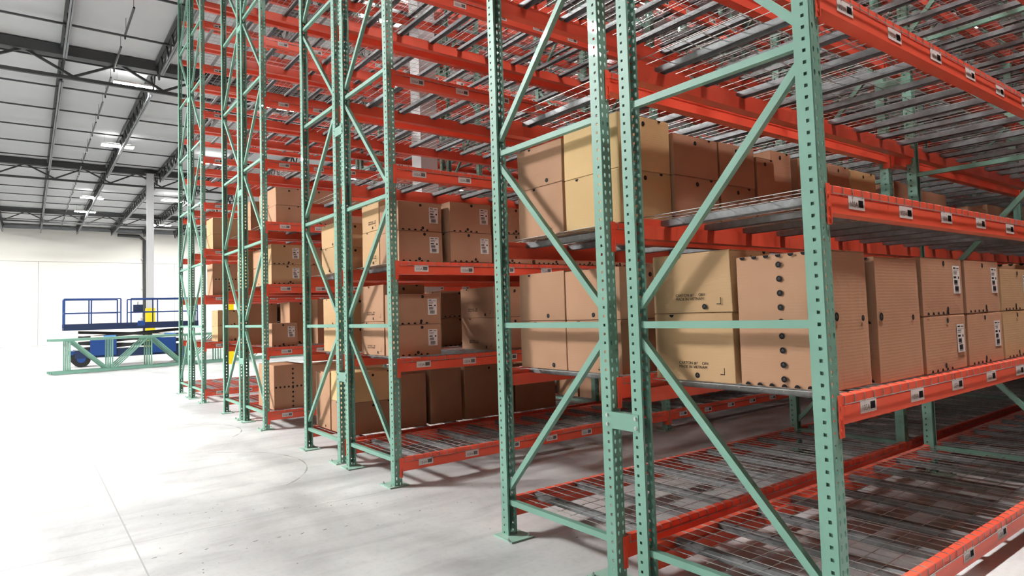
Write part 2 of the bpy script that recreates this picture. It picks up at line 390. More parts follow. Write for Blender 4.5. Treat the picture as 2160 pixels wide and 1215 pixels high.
for kind in ('front', 'rear'):
    parts = frame_parts(kind); one = MB()
    for n, mb, mt in parts: one.add(mb, mat4=mt)
    me_cache['whole_'+kind] = one.mesh('upright_frame')
    FRONT[kind] = parts
for r in range(-2, 8):  # negative rows are an unseen rack added to block light from that side
    kind = 'front' if r % 2 == 0 else 'rear'
    for i in range(NB+1):
        loc = (i*BAY, row_y(r), 0)
        lab = ('green perforated upright frame at aisle end of ' if i == 0 else 'green upright frame, %s in from the aisle end, ' % ORD[i])+rowname(r)
        if 0 <= i <= 1 and r >= 0:
            o = link('upright_frame', None, loc=loc)
            for j, (n, mb, mt) in enumerate(FRONT[kind]):
                key = n+'#'+(kind if 'brace' in n else '')+str(j if 'brace' in n else j % 2)
                link(n, mesh_of(key, mb, mt), o)
        else: o = link('upright_frame', me_cache['whole_'+kind], loc=loc)
        tag(o, lab, 'rack frame', 'green upright frames of the racks')

# row spacers tying back-to-back frames
sp = MB(); sp.box((0, .0335, -.045), (.05, FLUE-.0335, -.041), 'green'); sp.box((0, .0335, .041), (.05, FLUE-.0335, .045), 'green')
sp.box((-.004, -.018, -.047), (-.0005, FLUE+.018, .047), 'green')
sb = MB()
for y in (0, FLUE):
    for z in (-.0254, .0254): sb.cyl((-.004, y, z), .0115, -.004, 'bolt', 0, 10); sb.cyl((-.008, y, z), .008, -.004, 'bolt', 0, 6)
spm, sbm = sp.mesh('row_spacer'), sb.mesh('bolts')
for d in range(4):
    for i in range(NB+1):
        for kz, z in enumerate((.914, 3.53, 6.15)):
            if i > 2: continue
            o = link('row_spacer', spm, loc=(i*BAY, d*ROWPITCH+FD, z))
            if i == 0 and d < 2:
                for y in (0, FLUE):
                    for zz in (-.0254, .0254):
                        c = MB(); c.cyl((-.004, y, zz), .0115, -.004, 'bolt', 0, 10); c.cyl((-.008, y, zz), .008, -.004, 'bolt', 0, 6)
                        link('bolt', mesh_of('bolt#%g%g' % (y, zz), c), o)
            tag(o, 'green bolted row spacer, %s one up, frame line %s, %s double rack' % (ORD[kz], ['at the aisle', 'second', 'third'][i], NTH[d]), 'bracket', 'row spacers')

# ------------------------------------------------------------------ beams
BL0, BL1 = PW+.003, BAY-.003
def beam_body():
    b = MB(); H = BH
    prof = [(0, 0), (.072, 0), (.072, H-.042), (.042, H-.042), (.042, H), (.003, H), (0, H-.003), (0, H-.036), (.003, H-.038), (.003, H-.044), (0, H-.046)]
    b.prism(prof, BL0, BL1, 'orange'); b.box((BL0+.09, -.0006, H-.043), (BL1-.09, .0, H-.039), 'groove')
    return b
def connector(left):
    b = MB(); z0, z1 = -.052, BH+.004
    xa, xb_ = (.046, BL0+.001) if left else (BL1-.001, BAY+.030)
    b.box((xa, -.0065, z0), (xb_, -.0035, z1), 'orange')
    xs = BL0-.003 if left else BL1
    b.box((xs, -.0035, z0), (xs+.003, .045, z1), 'orange')
    # slotted tongue
    xm = (xa+xb_)/2
    for z in (z0+.03, z0+.081, z0+.132): b.cyl((xm, -.0065, z), .0075, -.003, 'orange', 1, 8)
    xt = xs-.004 if left else xs+.003
    b.box((xb_-.012 if left else xa, -.014, z0+.004), (xb_-.008 if left else xa+.004, -.006, z0+.085), 'orange')
    return b
def digits():
    cu = bpy.data.curves.new('t', 'FONT'); cu.body = '103A'; cu.size = .034; o = bpy.data.objects.new('t', cu); COL.objects.link(o)
    dg = bpy.context.evaluated_depsgraph_get(); me = o.evaluated_get(dg).to_mesh(); vs_ = [v.co.copy() for v in me.vertices]; fs = [tuple(p.vertices) for p in me.polygons]
    o.to_mesh_clear(); bpy.data.objects.remove(o); return vs_, fs
def text_mesh(body, size, mat, name='printed_text', spacing=1.0):
    cu = bpy.data.curves.new('t', 'FONT'); cu.body = body; cu.size = size; cu.space_line = .95; cu.extrude = .0002; o = bpy.data.objects.new('t', cu); COL.objects.link(o)
    dg = bpy.context.evaluated_depsgraph_get(); me = bpy.data.meshes.new_from_object(o.evaluated_get(dg)); bpy.data.objects.remove(o)
    me.name = name; me.materials.clear(); me.materials.append(M[mat]); return me
dv, df = digits()
def label_mb():
    b = MB(); b.box((0, -.0012, 0), (.15, 0, .058), 'white')
    i = len(b.v); b.v += [(p.x+.012, -.0016, p.y+.012) for p in dv]; k = b.mi('greyink')
    for f in df: b.f.append(tuple(i+j for j in f)); b.m.append(k)
    x = .092
    while x < .136:
        wd = rnd.choice((.0015, .0025, .0035)); b.box((x, -.0017, .012), (x+wd, -.0011, .044), 'ink'); x += wd+.0012
    return b
LABEL = label_mb(); LX = [.245+.51*i for i in range(7)]
BODY, CL, CR = beam_body(), connector(True), connector(False)
def slabel():
    b = MB(); b.box((0, -.0012, 0), (.15, 0, .058), 'white'); b.box((.012, -.0017, .014), (.075, -.0011, .032), 'greyink'); b.box((.092, -.0017, .012), (.138, -.0011, .044), 'ink'); return b
SL = slabel(); LZ = .027
def lab_at(x, i): return (x, -.0008, LZ+(-.006 if i % 3 == 1 else 0))

def proj(p):
    d = Vector(p)-CAM; z = d.dot(fwd)
    return (1081.5+F_PX*d.dot(r2)/z, 586.7-F_PX*d.dot(u2)/z, z) if z > .1 else None
def size_in_frame(pts):
    q = [proj(p) for p in pts]; q = [a for a in q if a]
    if len(q) < 2: return 0
    x0, x1 = min(a[0] for a in q), max(a[0] for a in q); y0, y1 = min(a[1] for a in q), max(a[1] for a in q)
    x0, x1, y0, y1 = max(x0, 0), min(x1, 2160), max(y0, 0), min(y1, 1215)
    return 0 if x1 <= x0 or y1 <= y0 else math.hypot(x1-x0, y1-y0)*1
# positions: every beam line. side 'near' beam sits on the -Y posts, 'far' on the +Y posts
beams = []
for r in range(-2, 8):
    for side in (0, 1):
        y = row_y(r)+(0 if side == 0 else FD)
        for bay in range(NB):
            for k in range(NL):
                yo = y-.0315 if side == 0 else y+.0315
                z = zb(k)
                pts = [(bay*BAY+PW, yo, z), ((bay+1)*BAY, yo, z), ((bay+.5)*BAY, yo, z+BH)]
                s = size_in_frame(pts); dist = (Vector(((bay+.3)*BAY, yo, z))-CAM).length
                # things deeper inside are covered by what stands before them
                w_ = s/ (1+.12*max(0, dist-6)) * (1 if (side == 0) == (r % 2 == 0) else .8)
                beams.append((w_, s, r, side, bay, k, yo, z))
beams.sort(key=lambda t: -t[0])
m_body, m_cl, m_cr, m_lab = BODY.mesh('beam'), CL.mesh('end_connector'), CR.mesh('end_connector'), LABEL.mesh('barcode_label')
mid = MB(); mid.add(BODY); mid.add(CL); mid.add(CR); m_mid = mid.mesh('pallet_beam')
midl = MB(); midl.add(mid); [midl.add(SL, tr=lab_at(x, i)) for i, x in enumerate(LX)]; m_midl = midl.mesh('pallet_beam')
far_b = MB(); farbody = MB(); farbody.prism([(0, 0), (.072, 0), (.072, BH-.042), (.042, BH-.042), (.042, BH), (0, BH)], BL0, BL1, 'orange')
farbody.box((.046, -.0065, -.052), (BL0+.001, -.0035, BH+.004), 'orange'); farbody.box((BL1, -.0065, -.052), (BAY+.03, -.0035, BH+.004), 'orange')
RB = Matrix.Translation((PW+BAY, 0, 0)) @ Matrix.Rotation(math.pi, 4, 'Z')
lmeshes = []
for i, x in enumerate(LX):
    q = MB(); q.add(LABEL, tr=lab_at(x, i)); lmeshes.append(q.mesh('barcode_label'))
nthing = 0
for w_, s, r, side, bay, k, yo, z in beams:
    aisle = (side == 0) == (r % 2 == 0)
    faces_us = side == 0
    if s > 0 and r >= 0 and nthing < 300:
        nthing += 1
        lab = 'orange %s beam of %s shelf, %s bay, %s' % ('aisle-side' if aisle else 'flue-side', LVL[k], 'end' if bay == 0 else ORD[bay], rowname(r))
        loc = (bay*BAY, yo, z) if side == 0 else ((bay+1)*BAY+PW, yo, z)
        rz = 0 if side == 0 else math.pi
        if nthing <= 110:
            o = link('pallet_beam', m_body, loc=loc, rz=rz)
            link('end_connector', m_cl, o); link('end_connector', m_cr, o)
            if aisle:
                for q in (lmeshes if faces_us else lmeshes[:0]): link('barcode_label', q, o)['label'] = 'white barcode label'
        else: o = link('pallet_beam', m_midl if aisle and faces_us else m_mid, loc=loc, rz=rz)
        tag(o, lab, 'beam', 'orange pallet beams')
    else:
        if side == 0:
            far_b.add(farbody, tr=(bay*BAY, yo, z))
            if aisle:
                for i, x in enumerate(LX): far_b.add(SL, tr=(bay*BAY+x, yo, z+LZ))
        else: far_b.add(farbody, mat4=Matrix.Translation((bay*BAY, yo, z)) @ RB)
tag(link('far_pallet_beam', far_b.mesh('far_pallet_beam')), 'orange pallet beams deep inside and high up in the racks', 'beam', 'orange pallet beams', 'stuff')

# ------------------------------------------------------------------ wire decks, three to a bay
DW = 1.18; DX = [PW+.02+i*1.195 for i in range(3)]
Y0B, Y1B = -.0315, FD+.0315                       # outer faces of the two beams, relative to row_y
def deck_wires(r=.0023, full=True):
    b = MB(); n = 14 if full else 12
    for i in range(n):
        x = .012+i*(DW-.024)/(n-1)
        b.path([(x, Y0B-.004, -.040), (x, Y0B-.004, -.004), (x, Y0B+.012, .003), (x, Y1B-.012, .003), (x, Y1B+.004, -.004), (x, Y1B+.004, -.040)], r, 'wire')
    n = 10 if full else 7
    for i in range(n):
        y = Y0B+.03+i*(Y1B-Y0B-.06)/(n-1); b.path([(0, y, -.0025), (DW, y, -.0025)], r, 'wire', up=(0, 0, 1))
    for y in (Y0B-.009, Y1B+.009): b.path([(0, y, -.036), (DW, y, -.036)], r, 'wire', up=(0, 0, 1))
    return b
def channel(x, ya=None, yb=None):
    """inverted U galvanised channel under the wires, flattened on to the beam steps"""
    b = MB(); a, c = (Y0B+.045), (Y1B-.045); w2 = .024; H = .038
    b.box((x-w2, a, -.0075), (x+w2, c, -.0055), 'zinc')
    b.box((x-w2, a, -.0055-H), (x-w2+.0018, c, -.0075), 'zinc'); b.box((x+w2-.0018, a, -.0055-H), (x+w2, c, -.0075), 'zinc')
    b.box((x-w2-.008, a, -.0055-H), (x-w2, c, -.0040-H), 'zinc'); b.box((x+w2, a, -.0055-H), (x+w2+.008, c, -.0040-H), 'zinc')
    return b
CH = [.19, .59, .99]
WIRES, FWIRES = deck_wires(), deck_wires(.0028, False); CHS = [channel(x) for x in CH]
m_w, m_ch = WIRES.mesh('wire_deck'), [c.mesh('support_channel') for c in CHS]
whole = MB(); whole.add(WIRES); [whole.add(c) for c in CHS]; m_deck = whole.mesh('wire_deck')
fdeck = MB(); fdeck.add(FWIRES)
for x in CH: fdeck.box((x-.024, Y0B+.045, -.0435), (x+.024, Y1B-.045, -.0055), 'zinc')
decks = []
for r in range(-2, 8):
    for bay in range(NB):
        for k in range(NL):
            for j in range(3):
                x = bay*BAY+DX[j]; y = row_y(r); z = zb(k)+BH
                s = size_in_frame([(x, y, z), (x+DW, y, z), (x, y+FD, z), (x+DW, y+FD, z)]); dist = (Vector((x, y, z))-CAM).length
                decks.append((s/(1+.15*max(0, dist-6)), s, r, bay, k, j, (x, y, z)))
decks.sort(key=lambda t: -t[0])
fd = MB(); n = 0
for w_, s, r, bay, k, j, loc in decks:
    if s > 0 and r >= 0 and n < 300:
        n += 1
        if n <= 90:
            o = link('wire_deck', m_w, loc=loc)
            for c in m_ch: link('support_channel', c, o)
        else: o = link('wire_deck', m_deck, loc=loc)
        tag(o, 'grey wire deck, %s of three, on %s shelf, %s bay, %s' % (ORD[j], LVL[k], 'end' if bay == 0 else ORD[bay], rowname(r).replace('double ', '')), 'wire deck', 'wire decks on the rack beams')
    else: fd.add(fdeck, tr=loc)
tag(link('far_wire_deck', fd.mesh('far_wire_deck')), 'grey wire decks deep inside and high up in the racks', 'wire deck', 'wire decks on the rack beams', 'stuff')
# ------------------------------------------------------------------ cardboard boxes
FX = lambda u, v, n: (-n, -u, v)      # a point on the face looking to -X: u to the viewer's right, v up, n outward
FY = lambda u, v, n: (u, -n, v)       # a point on the face looking to -Y
def disc(b, fm, o, u, v, r, a0=0, a1=360, logo=True):
    """flat round ink mark; o is the (x, y, z) of the face origin"""
    if isinstance(b, list): b.append(MB()); b = b[-1]
    n = 14; P = []
    full = (a1-a0) >= 360; steps = n if full else n//2+1
    for i in range(steps):
        a = math.radians(a0+(a1-a0)*i/(n if full else n//2)); p = fm(u+r*math.cos(a), v+r*math.sin(a), .0009); P.append((o[0]+p[0], o[1]+p[1], o[2]+p[2]))
    b.face(P, 'ink')
    if logo and full:
        for (ua, va, ub, vb) in ((-.5, -.05, .5, .05), (-.45, -.3, .4, -.22)):
            q = [fm(u+ua*r, v+va*r, .0013), fm(u+ub*r, v+va*r, .0013), fm(u+ub*r, v+vb*r, .0013), fm(u+ua*r, v+vb*r, .0013)]
            b.face([(o[0]+t[0], o[1]+t[1], o[2]+t[2]) for t in q], 'greyink')
        q = [fm(u-.3*r, v+.12*r, .0013), fm(u+.3*r, v+.12*r, .0013), fm(u, v+.6*r, .0013)]
        b.face([(o[0]+t[0], o[1]+t[1], o[2]+t[2]) for t in q], 'greyink')
def rect(b, fm, o, u0, v0, u1, v1, n, mat):
    q = [fm(u0, v0, n), fm(u1, v0, n), fm(u1, v1, n), fm(u0, v1, n)]
    b.face([(o[0]+t[0], o[1]+t[1], o[2]+t[2]) for t in q], mat)
def ship_label():
    """paper shipping label, drawn in (u, v) on a face"""
    b = MB(); o = (0, 0, 0); w, h = .10, .155
    b.box((0, -.0008, 0), (w, 0, h), 'white'); n = .0012
    for (u0, v0, u1, v1, m_) in ((.01, .138, .045, .146, 'ink'), (.055, .138, .09, .144, 'greyink'), (.01, .118, .06, .123, 'greyink'), (.01, .108, .055, .112, 'greyink'),
                                 (.01, .085, .048, .096, 'ink'), (.072, .082, .088, .096, 'ink'), (.01, .128, .09, .1295, 'greyink')):
        rect(b, FY, o, u0, v0, u1, v1, n, m_)
    for (ua, ub, v0, v1) in ((.014, .062, .054, .076), (.022, .072, .014, .042)):
        u = ua; q = random.Random(3)
        while u < ub:
            wd = q.choice((.0012, .002, .0032)); rect(b, FY, o, u, v0, u+wd, v1, n, 'ink'); u += wd+.0012
        rect(b, FY, o, ua, v0-.006, ub, v0-.003, n, 'greyink')
    return b.mesh('shipping_label')
m_ship = ship_label()
t_carton = text_mesh('CARTON #:      OF\nMADE IN VIETNAM', .021, 'ink'); t_nums = text_mesh('17         18', .019, 'greyink')
def face_matrix(kind, x, y, z):
    if kind == 'x': R3 = Matrix(((0, 0, -1), (-1, 0, 0), (0, 1, 0)))
    else: R3 = Matrix(((1, 0, 0), (0, 0, -1), (0, 1, 0)))
    return Matrix.Translation((x, y, z)) @ R3.to_4x4()
BOXN = [0]
def make_box(x0, x1, y0, y1, z0, z1, mat='card', label='', marks=(), ship=False, text=False, group='cardboard boxes on the racks', dots='std', open_top=False):
    q = random.Random(BOXN[0]*13+5); BOXN[0] += 1
    lx, ly, lz = x1-x0, y1-y0, z1-z0
    cx_, cy_ = (x0+x1)/2, (y0+y1)/2
    import bmesh
    bm = bmesh.new(); bmesh.ops.create_cube(bm, size=1)
    for v in bm.verts:
        v.co = Vector((v.co.x*lx, v.co.y*ly, (v.co.z+.5)*(lz-.006)))
        v.co.x += q.uniform(-.003, .003); v.co.y += q.uniform(-.003, .003)
    bmesh.ops.subdivide_edges(bm, edges=bm.edges[:], cuts=3, use_grid_fill=True)
    bow = q.uniform(-.004, .006)
    for v in bm.verts:
        fx, fy, fz = v.co.x/lx*2, v.co.y/ly*2, v.co.z/lz*2-1
        if abs(fx) > .97: v.co.x += math.copysign(bow*(1-fy*fy)*(1-fz*fz), fx)
        if abs(fy) > .97: v.co.y += math.copysign(bow*(1-fx*fx)*(1-fz*fz), fy)
    ed = [e for e in bm.edges if len(e.link_faces) == 2 and e.calc_face_angle() > 1.0]
    bmesh.ops.bevel(bm, geom=ed, offset=.004, segments=2, affect='EDGES', profile=.6)
    me = bpy.data.meshes.new('cardboard_box'); bm.to_mesh(me); bm.free(); me.materials.append(M[mat])
    for p in me.polygons: p.use_smooth = False
    o = bpy.data.objects.new('cardboard_box', me); COL.objects.link(o)
    o.location = (cx_, cy_, z0); o.rotation_euler = (0, 0, 0)
    # top flaps
    gx = lx > ly
    for s_ in (-1, 1):
        b = MB(); t = q.uniform(.0, .004)
        if gx: a0, a1, c0, c1 = -lx/2+.002, lx/2-.002, (.0015 if s_ > 0 else -ly/2+.002), (ly/2-.002 if s_ > 0 else -.0015)
        else: a0, a1, c0, c1 = (.0015 if s_ > 0 else -lx/2+.002), (lx/2-.002 if s_ > 0 else -.0015), -ly/2+.002, ly/2-.002
        b.box((a0, c0, lz-.0058), (a1, c1, lz-.002+.0), mat)
        link('top_flap', b.mesh('top_flap'), o)
    b = []; ox = (-lx/2-.0022-max(bow, 0), 0, 0); oy = (0, -ly/2-.0022-max(bow, 0), 0); R_ = .0145
    if dots == 'std':
        u = q.uniform(.08, .2)*ly; disc(b, FX, ox, u, .035+q.uniform(0, .02), R_); disc(b, FX, ox, q.uniform(-.3, .3)*ly, lz-.008, R_, 180, 360, False)
        disc(b, FY, oy, q.uniform(-.05, .05), lz-.03, R_); disc(b, FY, oy, q.uniform(-.05, .05), .03, R_)
        for i in range(5): disc(b, FY, oy, -lx*.4+i*.065, .004, R_, 0, 180, False)
    if dots == 'few':
        disc(b, FX, ox, q.uniform(.0, .25)*ly, .03, R_); disc(b, FX, ox, q.uniform(-.3, -.1)*ly, lz-.008, R_, 180, 360, False); disc(b, FY, oy, -.01, lz-.045, R_); disc(b, FY, oy, lx*.3, lz-.006, R_, 180, 360, False)
    if dots == 'cross':
        uc, = [0.0]
        for i in range(int(lz/.066)): disc(b, FX, ox, uc, .04+i*.066, R_)
        for i in range(-3, 4):
            if i and abs(uc+i*.062) < ly/2-.01: disc(b, FX, ox, uc+i*.062, lz*.5-.02, R_, 0, 180, False)
            if abs(uc+i*.062) < ly/2-.01: disc(b, FX, ox, uc+i*.062, lz-.004, R_, 180, 360, False); disc(b, FX, ox, uc+i*.062, .004, R_, 0, 180, False)
        disc(b, FY, oy, -lx/2+.035, lz*.52, .02); disc(b, FY, oy, lx*.3, lz*.5, R_)
    if dots == 'crossy':
        for i in range(int(lz/.066)): disc(b, FY, oy, .045, .035+i*.066, R_)
        for i in range(-4, 4): disc(b, FY, oy, .045+i*.06 if abs(.045+i*.06) < lx/2-.02 else .045, lz*.5, R_)
    for d_ in b: link('printed_logo', d_.mesh('printed_logo'), o)
    e = max(bow, 0)+.0032
    if ship:
        s_ = link('shipping_label', m_ship, o); s_.location = (lx/2-.14, -ly/2-e+.001, lz/2-.06+(.02 if lz > .3 else 0)); s_['label'] = 'white shipping label'
    if text:
        t1 = link('printed_text', t_carton, o); t1.matrix_local = face_matrix('x', -lx/2-e, ly*.5-.155, .085)
        t2 = link('printed_text', t_nums, o); t2.matrix_local = face_matrix('x', -lx/2-e, ly*.5-.255, .086)
        b = MB(); oo = (-lx/2-e, 0, 0); rect(b, FX, oo, ly/2-.085, .04, ly/2-.058, .044, 0, 'ink'); rect(b, FX, oo, ly/2-.062, .04, ly/2-.058, .075, 0, 'ink')
        link('printed_corner_mark', b.mesh('printed_corner_mark'), o)
    tag(o, label, 'box', group)
    return o
YB = lambda r: row_y(r)
# a stack: columns of boxes, each (x0, x1, y0, y1, [heights], material, options)
CN = {'card': 'brown', 'tan': 'pale yellow', 'kraft': 'tan'}
def stack(r, k, cols, **kw):
    z0 = T(k)
    for n, (x0, x1, y0, y1, tops, mat, place, opt) in enumerate(cols):
        if x0 == .14 and r <= 2:      # seen from the aisle the end boxes stand slightly back
            f_ = 1.0109 if r < 2 else 1.0147; y0, y1 = CAM.y+(y0-CAM.y)*f_, CAM.y+(y1-CAM.y)*f_
        z = z0; nm = ['bottom', 'upper', 'topmost'] if len(tops) > 1 else ['single']
        for i, t in enumerate(tops):
            mt_ = mat if isinstance(mat, str) else mat[i]
            lab = '%s box, %s%s, on %s shelf, %s' % (CN[mt_], (nm[i]+' one '), place, LVL[k], rowname(r).replace('double ', ''))
            lab = lab.replace('nearest rack', 'nearest rack').replace('in, far column', 'in at back').replace('at end, far column', 'at end, back').replace('at end, near column', 'at end, front').replace(' one ', ' ').replace(' box, single', ' box, single').replace(' one ', ' ').replace(', on ', ', ')
            o_ = dict(opt)
            if 'ships' in o_: o_['ship'] = i in o_.pop('ships')
            make_box(x0, x1, y0, y1, z+.001, t, mat=mt_, label=lab, group='boxes on the %s shelf, %s' % (LVL[k], rowname(r)), **o_); z = t
END, END2 = 'at aisle end, outer column', 'at aisle end, inner column'
def deep(i): return '%s stack in' % ORD[i]
# nearest rack, rear half
stack(1, 1, [(.14, .70, 1.715, 2.185, [1.475, 1.80], 'card', 'at end, far column', {'dots': 'few'}), (.14, .70, 1.232, 1.705, [1.475, 1.79], 'card', 'at end, near column', {'dots': 'few'}),
             (.74, 1.3, 1.235, 1.7, [1.48, 1.78], 'card', 'second stack in', {}), (1.33, 1.9, 1.235, 1.7, [1.48, 1.78], 'card', 'third stack in', {}), (1.93, 2.5, 1.235, 1.7, [1.48, 1.78], 'card', 'fourth stack in', {}),
             (.74, 1.3, 1.72, 2.18, [1.48, 1.79], 'card', 'second stack in, far column', {}), (2.55, 3.1, 1.235, 1.7, [1.48, 1.75], 'card', 'fifth stack in', {})])
stack(1, 2, [(.14, .60, 1.70, 2.165, [2.385, 2.67], 'card', 'at end, far column', {'dots': 'few'}), (.14, .60, 1.195, 1.675, [2.375, 2.71], 'tan', 'at end, near column', {'dots': 'few'}),
             (.61, 1.07, 1.2, 1.66, [2.375, 2.645], 'card', 'second stack in', {'dots': 'few'}), (1.09, 1.50, 1.2, 1.66, [2.36, 2.65], 'card', 'third stack in', {'dots': 'few'}),
             (1.53, 1.76, 1.2, 1.62, [2.60], 'card', 'fourth stack in', {'dots': 'few'}), (1.78, 2.06, 1.24, 1.68, [2.69], 'card', 'fifth stack in', {'dots': 'few'}),
             (2.09, 2.52, 1.2, 1.66, [2.66], 'card', 'sixth stack in', {'dots': 'few'}), (2.55, 2.90, 1.2, 1.66, [2.67], 'card', 'seventh stack in', {'dots': 'few'}), (2.93, 3.38, 1.2, 1.66, [2.66], 'tan', 'last of the bay', {'dots': 'few'}),
             (.63, 1.2, 1.72, 2.18, [2.4, 2.62], 'card', 'second stack in, far column', {})])
# nearest rack, front half
stack(0, 1, [(.14, .50, .487, .975, [1.505, 1.82], 'kraft', 'at end, far column', {'dots': 'few', 'text': True}), (.14, .485, .005, .455, [1.772], 'card', 'at end, near column', {'dots': 'cross'}),
             (.54, 1.02, .005, .46, [1.75], 'card', 'second stack in', {'dots': 'cross'}), (1.05, 1.6, .0, .46, [1.45, 1.76], 'card', 'third stack in', {'ships': (0, 1)}), (1.64, 2.2, .0, .46, [1.45, 1.76], 'card', 'fourth stack in', {'ships': (0, 1)}),
             (2.24, 2.8, .0, .46, [1.45, 1.72], 'kraft', 'fifth stack in', {'ships': (0, 1)}), (2.84, 3.4, .0, .46, [1.77], 'card', 'sixth stack in', {'dots': 'cross'}), (.54, 1.1, .49, .97, [1.5, 1.78], 'card', 'second stack in, far column', {})])
# second rack, front half
y2 = row_y(2)
stack(2, 2, [(.14, .61, 3.985, 4.38, [2.345, 2.625], 'card', 'at end, near column', {'ships': (0, 1)}), (.14, .61, 4.40, 4.79, [2.40, 2.69], 'kraft', 'at end, far column', {'dots': 'few', 'text': True})] +
      [(.66+.53*i, .66+.53*i+.49, 3.985, 4.45, [2.345+.01*(i % 2), 2.645-.01*(i % 3)], 'card', ORD[i+1]+' stack in' if i < 6 else 'last', {'ships': (0, 1)}) for i in range(5)])
stack(2, 1, [(.14, .60, 4.035, 4.30, [1.45, 1.745], 'card', 'at end, near column', {'ships': (0, 1)}), (.14, .60, 4.33, 4.86, [1.485, 1.85], 'card', 'at end, far column', {'dots': 'few', 'text': True}),
             (1.20, 1.75, 4.04, 4.68, [1.49, 1.81], 'card', 'after the gap, near column', {'ships': (0, 1), 'text': True, 'dots': 'few'}), (1.79, 2.34, 4.04, 4.6, [1.49, 1.80], 'card', 'third stack in', {'ships': (0, 1)}), (2.38, 2.93, 4.04, 4.6, [1.49, 1.80], 'card', 'fourth stack in', {'ships': (0, 1)})])
# second rack, rear half
stack(3, 0, [(.14, .72, 5.31, 5.82, [.605, .935], ('card', 'tan'), 'at end, near column', {'dots': 'few'}), (.14, .60, 5.86, 6.30, [.91], 'card', 'at end, far column', {'dots': 'few'}),
             (.76, 1.08, 5.30, 5.80, [.87], 'card', 'second stack in', {'dots': None}), (1.14, 1.57, 5.30, 5.80, [.89], 'card', 'third stack in', {'dots': None}), (1.61, 2.35, 5.29, 5.85, [.9], 'card', 'fourth stack in', {'dots': 'few'}), (2.38, 3.05, 5.29, 5.85, [.85], 'card', 'fifth stack in', {'dots': 'few'})])
stack(3, 1, [(.14, .62, 5.50, 6.02, [1.44, 1.76], 'kraft', 'at end, far column', {'dots': 'few'}), (1.3, 1.85, 5.28, 5.8, [1.5, 1.82], 'card', 'second stack in', {}), (1.88, 2.4, 5.28, 5.8, [1.5, 1.84], 'card', 'third stack in', {}), (2.44, 3.0, 5.28, 5.8, [1.5, 1.84], 'card', 'fourth stack in', {})])
stack(3, 2, [(.14, .58, 5.56, 6.05, [2.345, 2.62], 'kraft', 'at end, far column', {'dots': 'few'}), (.64, 1.2, 5.3, 5.8, [2.35, 2.62], 'card', 'second stack in', {}), (1.24, 1.8, 5.3, 5.8, [2.35, 2.62], 'card', 'third stack in', {}), (1.84, 2.4, 5.3, 5.8, [2.35, 2.62], 'card', 'fourth stack in', {})])
# third rack
stack(4, 0, [(.16, .60, 8.03, 8.80, [.885], 'card', 'at end', {'dots': 'crossy'}), (.72, 1.25, 8.03, 8.55, [.86], 'card', 'second stack in', {'dots': 'few'}), (1.3, 1.85, 8.03, 8.55, [.86], 'card', 'third stack in', {})])
stack(4, 1, [(.14, .50, 8.03, 8.43, [1.485], 'card', 'at end, small low one', {'ships': (0,)}), (.56, .86, 8.55, 9.0, [1.80], 'card', 'second stack in, far column', {}), (.90, 1.4, 8.30, 8.9, [1.83], 'card', 'third stack in', {'dots': None})])
stack(4, 2, [(.14, .58, 8.03, 8.50, [2.33, 2.625], 'kraft', 'at end, near column', {'ships': (0, 1)}), (.14, .58, 8.55, 8.98, [2.33, 2.60], 'card', 'at end, far column', {'dots': 'few'}), (.64, 1.15, 8.03, 8.5, [2.33, 2.6], 'card', 'second stack in', {'ships': (0, 1)}), (1.2, 1.7, 8.03, 8.5, [2.33, 2.6], 'card', 'third stack in', {'ships': (0, 1)})])
stack(4, 3, [(.22, .62, 8.05, 8.88, [3.20, 3.46], 'card', 'at end', {'dots': 'few'}), (.64, 1.12, 8.05, 8.6, [3.2, 3.46], 'card', 'second stack in', {}), (1.14, 1.6, 8.05, 8.6, [3.2, 3.4], 'card', 'third stack in', {})])
stack(5, 1, [(.14, .60, 9.3, 9.85, [1.8], 'card', 'at end', {'dots': 'few'}), (.66, 1.2, 9.3, 9.8, [1.5, 1.8], 'card', 'second stack in', {})])
stack(5, 2, [(.14, .60, 9.3, 9.9, [2.35, 2.65], 'kraft', 'at end', {'dots': 'few'}), (.66, 1.2, 9.3, 9.8, [2.35, 2.65], 'card', 'second stack in', {})])
stack(5, 3, [(.2, .70, 9.3, 9.9, [3.2, 3.45], 'card', 'at end', {'dots': 'few'})])
# farthest rack
stack(6, 1, [(.30, .85, 12.04, 12.55, [1.45, 1.755], 'kraft', 'at end', {'ships': (0, 1)}), (.92, 1.4, 12.04, 12.5, [1.45, 1.755], 'card', 'second stack in', {'ships': (0, 1)})])
stack(6, 2, [(.21, .72, 12.04, 12.5, [2.66], 'card', 'at end', {'dots': 'crossy'}), (.78, 1.3, 12.04, 12.5, [2.64], 'card', 'second stack in', {})])
stack(6, 3, [(.22, .78, 12.04, 12.6, [3.24, 3.56], 'kraft', 'at end', {'dots': 'few'}), (.83, 1.3, 12.04, 12.5, [3.24, 3.5], 'card', 'second stack in', {})])

# boxes on the unseen light-blocking rack across the near aisle and in the deep bays
q = random.Random(21); b = MB()
for r in range(-2, 6):
    for k in range(3):
        x = .12 if r < 0 else 3.9
        while x < 16:
            wd = q.uniform(.5, .62)
            if q.random() < .85 and not (r == 1 and k == 0) and not (r in (0,) and k != 1) and not (r == 2 and k == 0):
                for y0, y1 in ((0.0, .48), (.52, 1.0)): b.box((x, row_y(r)+y0, T(k)+.001), (x+wd, row_y(r)+y1, T(k)+q.uniform(.5, .66)), 'card')
            x += wd+.04
            if (x % BAY) > BAY-.62: x += BAY-(x % BAY)+.12
tag(link('far_cardboard_box', b.mesh('far_cardboard_box')), 'brown cardboard boxes deep inside the racks', 'box', 'boxes deep inside the racks', 'stuff')

